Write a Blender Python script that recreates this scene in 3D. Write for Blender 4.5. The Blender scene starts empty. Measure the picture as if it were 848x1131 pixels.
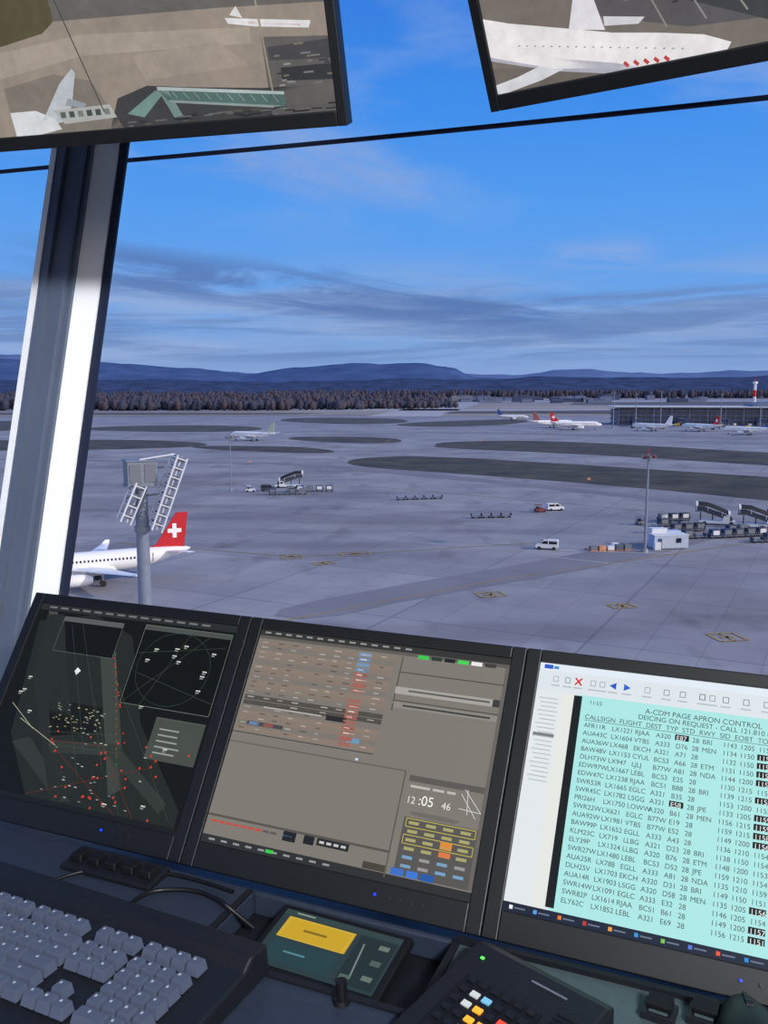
import bpy, math, random
from mathutils import Vector, Matrix
random.seed(7)
EYE=35.0
YAW=math.radians(22.8)
SC=bpy.context.scene
# ---------------------------------------------------------------- helpers
def lin(c):
    r=[]
    for x in c[:3]:
        x=x/255.0
        r.append(x/12.92 if x<=.04045 else ((x+.055)/1.055)**2.4)
    return tuple(r)+(1.0,)
def C(a,b,z=0.0):
    """cab frame (a along the console, b toward the window, z from eye level) to world"""
    return Vector((a*math.cos(YAW)+b*math.sin(YAW), -a*math.sin(YAW)+b*math.cos(YAW), EYE+z))
def mat(name,col,rough=.6,metal=0,spec=.5,noise=0,nscale=10,emit=None,es=1.0,bump=0):
    m=bpy.data.materials.new(name); m.use_nodes=True; nt=m.node_tree
    p=nt.nodes["Principled BSDF"]
    c=lin(col)
    p.inputs["Base Color"].default_value=c
    p.inputs["Roughness"].default_value=rough; p.inputs["Metallic"].default_value=metal
    p.inputs["Specular IOR Level"].default_value=spec
    if emit: 
        p.inputs["Emission Color"].default_value=lin(emit); p.inputs["Emission Strength"].default_value=es
    if noise or bump:
        tc=nt.nodes.new("ShaderNodeTexCoord"); n=nt.nodes.new("ShaderNodeTexNoise")
        n.inputs["Scale"].default_value=nscale; n.inputs["Detail"].default_value=5
        nt.links.new(tc.outputs["Object"],n.inputs["Vector"])
        if noise:
            r=nt.nodes.new("ShaderNodeValToRGB")
            r.color_ramp.elements[0].position=.3;r.color_ramp.elements[1].position=.7
            r.color_ramp.elements[0].color=tuple(x*(1-noise) for x in c[:3])+(1,)
            r.color_ramp.elements[1].color=tuple(min(1,x*(1+noise)) for x in c[:3])+(1,)
            nt.links.new(n.outputs["Fac"],r.inputs[0]); nt.links.new(r.outputs[0],p.inputs["Base Color"])
        if bump:
            b=nt.nodes.new("ShaderNodeBump"); b.inputs["Strength"].default_value=bump; b.inputs["Distance"].default_value=.002
            nt.links.new(n.outputs["Fac"],b.inputs["Height"]); nt.links.new(b.outputs[0],p.inputs["Normal"])
    return m
class MB:
    def __init__(s): s.v=[];s.f=[];s.m=[];s.s=[];s.mats=[];s.col=[]
    def mi(s,m):
        if m not in s.mats: s.mats.append(m)
        return s.mats.index(m)
    def add(s,vs,fs,m,smooth=False):
        o=len(s.v); s.v+= [tuple(x) for x in vs]; k=s.mi(m)
        for f in fs: s.f.append([i+o for i in f]); s.m.append(k); s.s.append(smooth)
    def box(s,c,d,m,R=None,tx=1,ty=1,off=(0,0)):
        c=Vector(c);x,y,z=d[0]/2,d[1]/2,d[2]/2
        vs=[Vector((sx*x*(tx if sz>0 else 1)+(off[0] if sz>0 else 0),sy*y*(ty if sz>0 else 1)+(off[1] if sz>0 else 0),sz*z)) for sz in(-1,1) for sy in(-1,1) for sx in(-1,1)]
        if R is not None: vs=[R@v for v in vs]
        s.add([v+c for v in vs],[(0,2,3,1),(4,5,7,6),(0,1,5,4),(2,6,7,3),(0,4,6,2),(1,3,7,5)],m)
    def bb(s,a0,a1,b0,b1,z0,z1,m): s.box(((a0+a1)/2,(b0+b1)/2,(z0+z1)/2),(a1-a0,b1-b0,z1-z0),m)
    def cyl(s,p0,p1,r0,r1,m,n=12,smooth=True):
        p0=Vector(p0);p1=Vector(p1);d=(p1-p0).normalized();a=d.orthogonal().normalized();b=d.cross(a)
        vs=[]
        for p,r in((p0,r0),(p1,r1)):
            for i in range(n):
                t=2*math.pi*i/n; vs.append(p+a*r*math.cos(t)+b*r*math.sin(t))
        s.add(vs,[(i,(i+1)%n,n+(i+1)%n,n+i) for i in range(n)],m,smooth)
        s.add(vs[:n],[tuple(range(n-1,-1,-1))],m); s.add(vs[n:],[tuple(range(n))],m)
    def loft(s,rings,m,smooth=True,cap=True):
        n=len(rings[0]);vs=[p for r in rings for p in r];fs=[]
        for k in range(len(rings)-1):
            for i in range(n): fs.append((k*n+i,k*n+(i+1)%n,(k+1)*n+(i+1)%n,(k+1)*n+i))
        s.add(vs,fs,m,smooth)
        if cap: s.add(rings[0],[tuple(range(n-1,-1,-1))],m); s.add(rings[-1],[tuple(range(n))],m)
    def prism(s,poly,axis,lo,hi,m):
        def P(p,h):
            return {'z':(p[0],p[1],h),'y':(p[0],h,p[1]),'x':(h,p[0],p[1])}[axis]
        n=len(poly);vs=[P(p,lo) for p in poly]+[P(p,hi) for p in poly]
        s.add(vs,[tuple(range(n-1,-1,-1)),tuple(range(n,2*n))]+[(i,(i+1)%n,n+(i+1)%n,n+i) for i in range(n)],m)
    def obj(s,name,parent=None,loc=(0,0,0),rot=(0,0,0),bevel=0,seg=2,fixn=True):
        me=bpy.data.meshes.new(name); me.from_pydata(s.v,[],s.f)
        for m in s.mats: me.materials.append(m)
        for p,k,sm in zip(me.polygons,s.m,s.s): p.material_index=k; p.use_smooth=sm
        if fixn:
            import bmesh
            bm=bmesh.new();bm.from_mesh(me);bmesh.ops.recalc_face_normals(bm,faces=bm.faces);bm.to_mesh(me);bm.free()
        me.update()
        o=bpy.data.objects.new(name,me); SC.collection.objects.link(o)
        o.location=loc;o.rotation_euler=rot
        if parent: o.parent=parent
        if bevel:
            b=o.modifiers.new("bevel","BEVEL");b.width=bevel;b.segments=seg;b.limit_method='ANGLE'
        return o
def empty(name,loc=(0,0,0),rot=(0,0,0)):
    o=bpy.data.objects.new(name,None);o.empty_display_size=.1;SC.collection.objects.link(o);o.location=loc;o.rotation_euler=rot;return o
def cabobj(mb,name,parent=None,bevel=0,origin=(0,0,0),**k):
    """object whose mesh is given in the cab frame"""
    ox,oy,oz=origin
    mb.v=[(x-ox,y-oy,z-oz) for x,y,z in mb.v]
    return mb.obj(name,parent,loc=C(*origin) if not parent else (0,0,0),rot=(0,0,-YAW) if not parent else (0,0,0),bevel=bevel,**k)
def curve(name,pts,r,m,parent=None,loc=(0,0,0),rot=(0,0,0)):
    c=bpy.data.curves.new(name,'CURVE');c.dimensions='3D';c.bevel_depth=r;c.bevel_resolution=3
    s=c.splines.new('NURBS');s.points.add(len(pts)-1)
    for p,q in zip(s.points,pts): p.co=(q[0],q[1],q[2],1)
    s.use_endpoint_u=True;s.order_u=3
    o=bpy.data.objects.new(name,c);SC.collection.objects.link(o);c.materials.append(m);o.location=loc;o.rotation_euler=rot
    if parent:o.parent=parent
    return o
# ---------------------------------------------------------------- materials
M={}
M['white']=mat('aircraft_white_paint',(235,236,240),.35)
M['red']=mat('red_paint',(190,28,38),.4)
M['dred']=mat('dull_red_paint',(120,50,54),.5)
M['green']=mat('pale_green_paint',(176,192,172),.4)
M['blue']=mat('blue_paint',(40,80,150),.4)
M['dark']=mat('dark_rubber',(28,30,36),.7)
M['glassd']=mat('dark_window_glass',(25,32,45),.15)
M['alu']=mat('engine_metal',(150,155,165),.35,.6)
M['steel']=mat('galvanised_steel',(130,138,150),.5,.3,noise=.1,nscale=3)
M['pole']=mat('pole_paint_grey',(120,130,150),.6,noise=.1,nscale=2)
M['yellow']=mat('yellow_paint',(215,170,40),.5)
M['orange']=mat('cargo_orange',(200,140,110),.7,noise=.2,nscale=1)
M['gse']=mat('gse_white',(215,218,225),.5)
M['gsegrey']=mat('gse_grey',(110,115,128),.6)
M['gsedark']=mat('gse_dark',(54,60,76),.6)
M['navy']=mat('navy_panel',(45,60,95),.5)
M['contblue']=mat('container_light_blue',(170,188,215),.5)
# ---------------------------------------------------------------- world sky
W=bpy.data.worlds.new("sky");SC.world=W;W.use_nodes=True;nt=W.node_tree;nt.nodes.clear()
N=nt.nodes.new;L=nt.links.new
def mth(op,a,b=None,c=None):
    n=N("ShaderNodeMath");n.operation=op
    for i,x in enumerate((a,b,c)):
        if x is None: continue
        if isinstance(x,(int,float)): n.inputs[i].default_value=x
        else: L(x,n.inputs[i])
    return n.outputs[0]
def mr(x,a,b,c=0,d=1,sm=True):
    n=N("ShaderNodeMapRange");n.interpolation_type='SMOOTHSTEP' if sm else 'LINEAR'
    L(x,n.inputs[0])
    for i,q in enumerate((a,b,c,d)): n.inputs[i+1].default_value=q
    return n.outputs[0]
def mixc(f,a,b):
    n=N("ShaderNodeMix");n.data_type='RGBA';L(f,n.inputs[0])
    for i,x in((6,a),(7,b)):
        if isinstance(x,tuple): n.inputs[i].default_value=x
        else: L(x,n.inputs[i])
    return n.outputs[2]
tc=N("ShaderNodeTexCoord");sp=N("ShaderNodeSeparateXYZ");L(tc.outputs["Generated"],sp.inputs[0])
X,Y,Z=sp.outputs
az=mth('ARCTAN2',X,Y); el=mth('ARCSINE',Z)
def cvec(kx,ky,ox=0,oy=0,shear=0):
    n=N("ShaderNodeCombineXYZ");
    L(mth('MULTIPLY_ADD',az,kx,ox),n.inputs[0])
    L(mth('MULTIPLY_ADD',mth('MULTIPLY_ADD',az,shear,el),ky,oy),n.inputs[1]);return n.outputs[0]
def noise(vec,scale,detail=5,rough=.55,dist=0):
    n=N("ShaderNodeTexNoise");L(vec,n.inputs["Vector"]);n.inputs["Scale"].default_value=scale;n.inputs["Detail"].default_value=detail
    n.inputs["Roughness"].default_value=rough;n.inputs["Distortion"].default_value=dist;return n.outputs["Fac"]
ramp=N("ShaderNodeValToRGB");L(mr(el,-.05,.75,0,1,False),ramp.inputs[0])
cr=ramp.color_ramp
stops=[(-.05,(120,142,180)),(.0,(138,164,212)),(.04,(130,166,220)),(.10,(108,164,233)),(.18,(88,158,239)),(.28,(66,144,236)),(.40,(54,124,222)),(.75,(95,135,205))]
while len(cr.elements)<len(stops): cr.elements.new(.5)
for e,(p,c) in zip(cr.elements,stops): e.position=(p+.05)/.8;e.color=lin(c)
col=ramp.outputs[0]
w=mth('MULTIPLY',mr(noise(cvec(3.2,9,1.3,.4,.15),1.3,6,.52,.5),.47,.72),mr(el,.12,.2))
col=mixc(mth('MULTIPLY',w,.5),col,lin((148,176,224)))
w2=mth('MULTIPLY',mth('MULTIPLY',mr(az,-.26,-.12),mr(az,-.02,.10,1,0)),mth('MULTIPLY',mr(mth('MULTIPLY_ADD',az,.12,el),.17,.21),mr(mth('MULTIPLY_ADD',az,.12,el),.225,.275,1,0)))
w2=mth('MULTIPLY',w2,mr(noise(cvec(5,20,6.3,1.4,.15),1.5,8,.66,.8),.38,.66))
col=mixc(mth('MULTIPLY',w2,.62),col,lin((140,166,216)))
w3=mth('MULTIPLY',mth('MULTIPLY',mr(az,.16,.20),mr(az,.25,.30,1,0)),mth('MULTIPLY',mr(el,.115,.13),mr(el,.135,.155,1,0)))
w3=mth('MULTIPLY',w3,mr(noise(cvec(8,30,1.3,5.4),1.5,7,.6,.6),.32,.6))
col=mixc(mth('MULTIPLY',w3,.45),col,lin((156,176,222)))
h=mth('MULTIPLY',mr(noise(cvec(2.2,22,4,2),1.4,6,.55,.3),.38,.62),mth('MULTIPLY',mr(el,.01,.04),mr(el,.08,.15,1,0)))
col=mixc(mth('MULTIPLY',h,.7),col,lin((158,178,216)))
s1=mth('MULTIPLY',mr(noise(cvec(2.0,30,7.3,5.1,-.02),1.5,7,.6,.4),.42,.60),mth('MULTIPLY',mr(el,.012,.035),mr(el,.085,.12,1,0)))
col=mixc(mth('MULTIPLY',s1,.8),col,lin((106,136,188)))
s2=mth('MULTIPLY',mr(noise(cvec(3.0,24,2.1,9.6,.10),1.6,8,.66,.6),.36,.56),mth('MULTIPLY',mth('MULTIPLY',mr(mth('MULTIPLY_ADD',az,.09,el),.060,.080),mr(mth('MULTIPLY_ADD',az,.11,el),.098,.125,1,0)),mth('MULTIPLY',mr(az,-.42,-.25),mr(az,.12,.32,1,.25))))
col=mixc(mth('MULTIPLY',s2,.8),col,lin((88,120,178)))
# hazy bright sky on the far side (toward the midday sun)
back=mr(mth('MULTIPLY_ADD',X,.35,mth('MULTIPLY',Y,-1.0)),.15,.9)
col=mixc(mth('MULTIPLY',back,mr(el,-.02,1.2,1,.35)),col,(1.5,1.38,1.28,1))
bg=N("ShaderNodeBackground");L(col,bg.inputs[0]);bg.inputs[1].default_value=1.0
wo=N("ShaderNodeOutputWorld");L(bg.outputs[0],wo.inputs[0])
sd=Vector((.96,-.295,0)).normalized()*math.cos(math.radians(24))+Vector((0,0,math.sin(math.radians(24))))
sl=bpy.data.lights.new("sun","SUN");sl.energy=2.6;sl.color=(1,.88,.76);sl.angle=math.radians(2)
so=bpy.data.objects.new("sun",sl);SC.collection.objects.link(so);so.location=(60,-20,90);so.rotation_euler=sd.to_track_quat('Z','Y').to_euler()
# ---------------------------------------------------------------- ground materials
def groundmat(name,c1,c2,scale,joints=False,haze=(132,142,172),h0=350,h1=2600,hmax=.8,streak=False,stain=None):
    m=bpy.data.materials.new(name);m.use_nodes=True;nt=m.node_tree;p=nt.nodes["Principled BSDF"]
    p.inputs["Roughness"].default_value=.85;p.inputs["Specular IOR Level"].default_value=.15
    n=nt.nodes.new;l=nt.links.new
    g=n("ShaderNodeNewGeometry");t=n("ShaderNodeTexNoise");t.inputs["Scale"].default_value=scale;t.inputs["Detail"].default_value=8;t.inputs["Roughness"].default_value=.62
    mp=n("ShaderNodeMapping");l(g.outputs["Position"],mp.inputs[0])
    if streak: mp.inputs["Rotation"].default_value=(0,0,math.radians(18));mp.inputs["Scale"].default_value=(.35,1.6,1)
    l(mp.outputs[0],t.inputs["Vector"])
    r=n("ShaderNodeValToRGB");r.color_ramp.elements[0].position=.35;r.color_ramp.elements[1].position=.65
    r.color_ramp.elements[0].color=lin(c1);r.color_ramp.elements[1].color=lin(c2);l(t.outputs["Fac"],r.inputs[0])
    c=r.outputs[0]
    def mul(f,col):
        nonlocal c
        x=n("ShaderNodeMix");x.data_type='RGBA';x.blend_type='MULTIPLY'
        if isinstance(f,float): x.inputs[0].default_value=f
        else: l(f,x.inputs[0])
        l(c,x.inputs[6])
        if isinstance(col,tuple): x.inputs[7].default_value=col
        else: l(col,x.inputs[7])
        c=x.outputs[2]
    if joints:
        for wd,ang,mo,c2_ in((7.5,27,.09,.90),(30,27,.25,.88)):
            b=n("ShaderNodeTexBrick");b.inputs["Scale"].default_value=1;b.inputs["Brick Width"].default_value=wd;b.inputs["Row Height"].default_value=wd;b.offset=0
            b.inputs["Mortar Size"].default_value=mo;b.inputs["Color1"].default_value=(1,1,1,1);b.inputs["Color2"].default_value=(c2_,c2_,c2_+.01,1);b.inputs["Mortar"].default_value=(.76,.76,.78,1)
            mp2=n("ShaderNodeMapping");mp2.inputs["Rotation"].default_value=(0,0,math.radians(ang));l(g.outputs["Position"],mp2.inputs[0]);l(mp2.outputs[0],b.inputs["Vector"])
            mul(.9,b.outputs[0])
        for rot,sc,ns,lo,hi in((63,(.25,1.5,1),.05,.52,.66),(20,(1,.4,1),.11,.57,.68),(-10,(.7,1.2,1),.02,.50,.62)):
            mp3=n("ShaderNodeMapping");mp3.inputs["Rotation"].default_value=(0,0,math.radians(rot));mp3.inputs["Scale"].default_value=sc;l(g.outputs["Position"],mp3.inputs[0])
            t3=n("ShaderNodeTexNoise");t3.inputs["Scale"].default_value=ns;t3.inputs["Detail"].default_value=6;l(mp3.outputs[0],t3.inputs["Vector"])
            q=n("ShaderNodeMapRange");l(t3.outputs["Fac"],q.inputs[0]);q.inputs[1].default_value=lo;q.inputs[2].default_value=hi;q.inputs[4].default_value=.9
            mul(q.outputs[0],(.78,.76,.77,1))
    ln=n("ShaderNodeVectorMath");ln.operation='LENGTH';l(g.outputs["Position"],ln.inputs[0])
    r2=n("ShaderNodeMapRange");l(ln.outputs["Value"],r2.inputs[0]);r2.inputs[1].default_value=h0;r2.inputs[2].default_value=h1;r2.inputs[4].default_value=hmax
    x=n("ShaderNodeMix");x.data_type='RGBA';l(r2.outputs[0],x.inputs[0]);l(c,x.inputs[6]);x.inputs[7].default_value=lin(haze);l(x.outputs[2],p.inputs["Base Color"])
    return m
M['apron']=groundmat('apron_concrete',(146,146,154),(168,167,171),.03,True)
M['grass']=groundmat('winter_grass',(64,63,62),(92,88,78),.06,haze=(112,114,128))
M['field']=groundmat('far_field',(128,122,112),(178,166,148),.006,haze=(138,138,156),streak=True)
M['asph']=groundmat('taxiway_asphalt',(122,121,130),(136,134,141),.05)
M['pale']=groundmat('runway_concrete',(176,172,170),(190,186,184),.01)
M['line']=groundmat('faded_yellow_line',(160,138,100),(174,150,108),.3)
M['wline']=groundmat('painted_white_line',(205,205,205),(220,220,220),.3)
def chaikin(p,k=2):
    for _ in range(k):
        q=[]
        for i in range(len(p)):
            a=p[i];b=p[(i+1)%len(p)]
            q+=[(a[0]*.75+b[0]*.25,a[1]*.75+b[1]*.25),(a[0]*.25+b[0]*.75,a[1]*.25+b[1]*.75)]
        p=q
    return p
def flat(name,polys,m,z0,parent=None,smooth=2):
    b=MB()
    for p in polys:
        q=chaikin(p,smooth) if smooth else p
        b.add([(x,y,z0) for x,y in q],[tuple(range(len(q)))],m)
    o=b.obj(name,parent,fixn=False)
    for pl in o.data.polygons:
        if pl.normal.z<0: pl.flip()
    return o
b=MB();b.add([(-9000,-3000,0),(9000,-3000,0),(9000,12000,0),(-9000,12000,0)],[(0,1,2,3)],M['apron']);b.obj('apron_ground',fixn=False)
flat('grass_strips',[
 [(-17,392),(-16,436),(21,453),(106,383),(147,345),(260,240),(232,140),(117,274),(86,311),(34,356)],
 [(28,520),(34,560),(102,580),(200,471),(320,340),(280,270),(168,396),(104,459),(33,505)],
 [(-112,512),(-104,525),(-48,520),(-22,478),(-34,464),(-85,486)],
 [(-66,590),(-58,622),(5,608),(14,565),(0,545),(-35,555)],
 [(-110,900),(-92,985),(15,965),(28,850),(-20,810),(-70,840)],
 [(-330,560),(-185,590),(-118,565),(-96,520),(-159,488),(-260,480)],
 [(5,790),(22,850),(118,935),(150,900),(110,800),(45,755)],
 [(-260,720),(-210,800),(-110,780),(-90,700),(-150,670)],
 [(-520,760),(-480,900),(-300,880),(-270,720),(-330,640)],
 ],M['grass'],.05)
flat('far_grass_field',[[(-9000,1010),(-9000,12000),(9000,12000),(9000,1250),(700,1150),(300,1060),(130,1010),(-60,1040),(-300,1000)]],M['field'],.1,smooth=0)
flat('distant_runway',[[(-3000,1150),(-3000,1215),(3000,1420),(3000,1330)],[(-3000,1800),(-3000,1950),(3000,2150),(3000,1980)],[(-20,1010),(60,1010),(330,2600),(230,2600)]],M['pale'],.16,smooth=0)
flat('far_field_grass_bands',[[(-900,1060),(-900,1130),(-60,1150),(-120,1070)],[(60,1080),(100,1240),(900,1290),(900,1160)],[(-900,1260),(-900,1700),(120,1760),(60,1320)],[(300,1500),(400,1900),(2000,1950),(2000,1500)]],M['grass'],.2,smooth=1)
flat('taxiway_surface',[[(-19,136),(-8,148),(36,182),(80,222),(92,222),(50,178),(5,146),(-10,132)],[(-400,450),(-60,408),(-20,380),(60,302),(110,240),(118,240),(66,308),(-12,390),(-60,415),(-400,462)],[(-60,640),(60,690),(300,560),(300,545),(60,672),(-60,628)]],M['asph'],.04,smooth=1)
def strip(pts,w):
    out=[]
    for (x0,y0),(x1,y1) in zip(pts,pts[1:]):
        d=Vector((x1-x0,y1-y0)).normalized();n=Vector((-d.y,d.x))*w/2
        out.append([(x0+n.x,y0+n.y),(x1+n.x,y1+n.y),(x1-n.x,y1-n.y),(x0-n.x,y0-n.y)])
    return out
yl=[]
for p in ([(-60,200),(-19,183),(-6,186),(36,200)],[(-70,330),(0,310),(60,262),(140,200)],[(-30,120),(20,160),(90,205)],[(-200,455),(-60,430),(-5,500),(10,640)]): yl+=strip(p,.35)
def sym(cx,cy,w,h,r):
    out=[];R=Matrix.Rotation(r,2)
    for pts in strip([(-w,-h),(w,-h),(w,h),(-w,h),(-w,-h)],.5)+strip([(-w*.5,0),(w*.5,0)],.9)+strip([(0,-h),(0,h)],.5):
        out.append([tuple(R@Vector(q)+Vector((cx,cy))) for q in pts])
    return out
yl+=sym(18,149,2.2,1.6,.3)+sym(38,141,1.9,1.3,.3)+sym(48,123,2.0,1.9,.2)+sym(-19,183,2,2,.2)+sym(-6,186,3,2,.2)+sym(-12,176,2,1.2,.6)
flat('apron_yellow_markings',yl,M['line'],.07,smooth=0)
flat('apron_white_markings',strip([(38,190),(60,186)],.35)+strip([(32,184),(46,175)],.3)+strip([(-60,300),(-20,318)],.3),M['wline'],.07,smooth=0)
# ---------------------------------------------------------------- hills
def ridge(name,y,pts,m,depth,seed,rough):
    rnd=random.Random(seed);b=MB();rings=[];n=260
    x0,x1=pts[0][0],pts[-1][0]
    ph=[rnd.random()*6.28 for _ in range(8)]
    for i in range(n+1):
        x=x0+(x1-x0)*i/n
        for (xa,va),(xb,vb) in zip(pts,pts[1:]):
            if xa<=x<=xb: t=(x-xa)/(xb-xa);t=t*t*(3-2*t);v=va+(vb-va)*t;break
        z=v+rough*sum(math.sin(x*.004*(k+1)*1.7+ph[k])/(k+1) for k in range(8))
        rings.append([(x,y-depth,0),(x,y-depth*.5,z*.55),(x,y-depth*.2,z*.85),(x,y,z),(x,y+depth*.6,z*.3),(x,y+depth,0)])
    vs=[p for r in rings for p in r];k=6
    b.add(vs,[(i*k+j,i*k+j+1,(i+1)*k+j+1,(i+1)*k+j) for i in range(n) for j in range(k-1)],m,True)
    return b.obj(name)
M['hillfar']=mat('far_hill_forest_haze',(96,118,160),.95,spec=0,noise=.08,nscale=.002)  # distance haze is baked into these bluish hill colours
M['hillmid']=mat('hill_forest_haze',(72,94,138),.95,spec=0,noise=.2,nscale=.006)
M['hillnear']=mat('near_forest_hill_haze',(62,76,108),.95,spec=0,noise=.3,nscale=.02)
def rp(y,l): return [((u-424)/1000*y,EYE+(425-v)/1000*y) for u,v in l]
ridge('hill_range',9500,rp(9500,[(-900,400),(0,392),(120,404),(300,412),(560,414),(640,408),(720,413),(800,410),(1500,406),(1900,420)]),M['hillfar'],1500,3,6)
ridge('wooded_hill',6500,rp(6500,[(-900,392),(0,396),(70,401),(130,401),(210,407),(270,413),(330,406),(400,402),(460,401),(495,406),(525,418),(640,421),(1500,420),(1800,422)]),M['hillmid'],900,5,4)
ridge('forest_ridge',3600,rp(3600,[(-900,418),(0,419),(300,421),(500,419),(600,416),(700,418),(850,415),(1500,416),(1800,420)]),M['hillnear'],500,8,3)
M['tree']=mat('bare_tree_crowns',(70,72,90),.95,spec=0,noise=.15,nscale=.12)
M['tree2']=mat('bare_tree_crowns_brown',(80,74,84),.95,spec=0,noise=.15,nscale=.12)
M['conif']=mat('conifer_crowns',(54,62,80),.95,spec=0,noise=.2,nscale=.2)
def forest(name,n,fx,hmin,hmax):
    b=MB();rnd=random.Random(n)
    for i in range(n):
        x,y,sc=fx(rnd);h=rnd.uniform(hmin,hmax)*sc;r=rnd.uniform(3.5,6.5);q_=rnd.random();m=M['conif'] if q_<.2 else (M['tree'] if q_<.65 else M['tree2'])
        rings=[];k=6
        prof=((0,.2),(.1,.35),(.2,.9),(.5,1),(.75,.85),(.92,.5),(1,.15)) if m is not M['conif'] else ((0,.2),(.1,.5),(.2,.9),(.5,.65),(.8,.35),(1,.05))
        for t,q in prof:
            rings.append([(x+r*q*math.cos(j*1.047+t*2)*rnd.uniform(.7,1.25),y+r*q*math.sin(j*1.047+t*2)*rnd.uniform(.7,1.25),h*t) for j in range(k)])
        b.loft(rings,m,True)
    return b.obj(name,fixn=False)
def fplace(r):
    x=r.uniform(-1000,110);t=r.random()
    return (x,1230+t*420+max(0,x+150)*.5,(1.0 if x<-50 else .75)*(.62+.42*t))
forest('forest',3000,fplace,17,26)
forest('tree_belt',1100,lambda r:(lambda x:(x,2350+r.random()*150,1))(r.uniform(-300,1400)),14,24)
# ---------------------------------------------------------------- airplane
def airplane(loc,heading,tail,cross=False,belly=None,name='airplane',scale=1,tip=None):
    e=empty(name,loc,(0,0,heading));e.scale=(scale,)*3
    b=MB();w=M['white'];rings=[]
    for x,r,z in((17.6,.12,3.45),(17.3,.5,3.5),(16.6,.95,3.6),(15.4,1.4,3.75),(14,1.7,3.9),(12,1.86,4),(4,1.88,4),(-6,1.88,4),(-9.5,1.72,4.15),(-12.5,1.3,4.5),(-15,.85,4.85),(-17,.42,5.1),(-17.7,.15,5.2)):
        rings.append([(x,r*math.cos(t*math.pi/10),z+r*math.sin(t*math.pi/10)) for t in range(20)])
    b.loft(rings,w)
    b.loft([[(x,r*1.3*math.cos(t*.524),2.75+r*.75*math.sin(t*.524)) for t in range(12)] for x,r in((5,.3),(3.5,1.5),(0,1.7),(-3.5,1.5),(-5,.3))],w)
    f=b.obj('fuselage',e)
    b=MB()
    def wing(y0,y1,c0,c1,z0,z1,th,m):
        (a0,a1),(t0,t1)=c0,c1
        def sec(y,l,t,z,h):
            c=l-t;return [(l,y,z),(l-.2*c,y,z+h*c*.5),(l-.5*c,y,z+h*c*.5),(t,y,z),(l-.5*c,y,z-h*c*.35),(l-.2*c,y,z-h*c*.5)]
        b.loft([sec(y0,a0,a1,z0,th),sec(y1,t0,t1,z1,th)],m,False)
    for s in(1,-1):
        wing(s*1.2,s*6,(4.2,-3.0),(1.4,-3.2),3.0,3.4,.12,M['white']);wing(s*6,s*16.8,(1.4,-3.2),(-4.4,-5.9),3.4,4.2,.1,M['white'])
        wing(s*16.8,s*17.2,(-4.4,-5.9),(-5.2,-6.1),4.2,4.9,.1,tip or M['white'])
        wing(s*.4,s*6.2,(-12.6,-16.2),(-15.6,-17.2),5.0,5.5,.08,M['white'])
        b.loft([[(x,s*5.7+r*math.cos(t*.524),2.0+r*math.sin(t*.524)) for t in range(12)] for x,r in((4.9,.9),(4.6,1.08),(3,1.12),(1.6,.95),(.6,.6))],M['white'])
        b.cyl((4.93,s*5.7,2.0),(4.7,s*5.7,2.0),.86,.86,M['dark']);b.box((2,s*5.7,3.05),(3,.25,.7),M['alu'])
    b.obj('wings_and_engines',e)
    b=MB()
    b.prism([(-9.6,5.6),(-11.5,6.2),(-15.3,11.9),(-17.4,11.9),(-16.6,5.4)],'y',-.16,.16,tail)
    if cross:
        for s in(-1,1):
            b.box((-14.9,s*.18,8.6),(.75,.06,2.6),M['white']);b.box((-14.9,s*.185,8.6),(2.5,.06,.75),M['white'])
    b.obj('tail_fin',e)
    b=MB()
    for s in(-1,1):
        for i in range(34):
            x=12.5-i*.66;b.box((x,s*1.84,4.45),(.28,.08,.4),M['glassd'])
        for x in(13.4,-10.6): b.box((x,s*(1.76 if x>0 else 1.6),4.2),(.1,.1,1.7),M['gsegrey'])
        b.box((15.3,s*.95,4.75),(.8,.5,.4),M['glassd'],Matrix.Rotation(s*-.5,3,'Z')@Matrix.Rotation(-.4,3,'Y'))
    b.box((15.75,0,4.8),(.5,1.1,.4),M['glassd'],Matrix.Rotation(.55,3,'Y'))
    for x,y,r in((13,0,.38),(-1.5,2.9,.55),(-1.5,-2.9,.55)):
        b.cyl((x,y,2.8),(x,y,r),.13,.13,M['alu'],8)
        for s in(-.28,.28): b.cyl((x,y+s-.12,r),(x,y+s+.12,r),r,r,M['dark'],14)
    b.obj('windows_and_landing_gear',e)
    return e
def hd(dx,dy): return math.atan2(dy,dx)
d=Vector((-.90,-.44)).normalized()
airplane((-36+d.x*17.6,165+d.y*17.6,0),hd(*d),M['red'],True)
airplane((-83,571,0),hd(-.88,.48),M['green'],scale=1.0)
airplane((150,712,0),hd(.96,-.1),M['red'],True,scale=1.15)
airplane((139,745,0),hd(.9,.3),M['dred'],scale=1.1)
airplane((205,695,0),hd(-.6,.7),M['white'])
airplane((240,690,0),hd(-.5,.8),M['red'],True)
airplane((256,640,0),hd(-.75,.6),M['blue'])
airplane((292,650,0),hd(-.5,.8),M['white'])
airplane((128,905,0),hd(.9,-.3),M['blue'],scale=.9)
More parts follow.
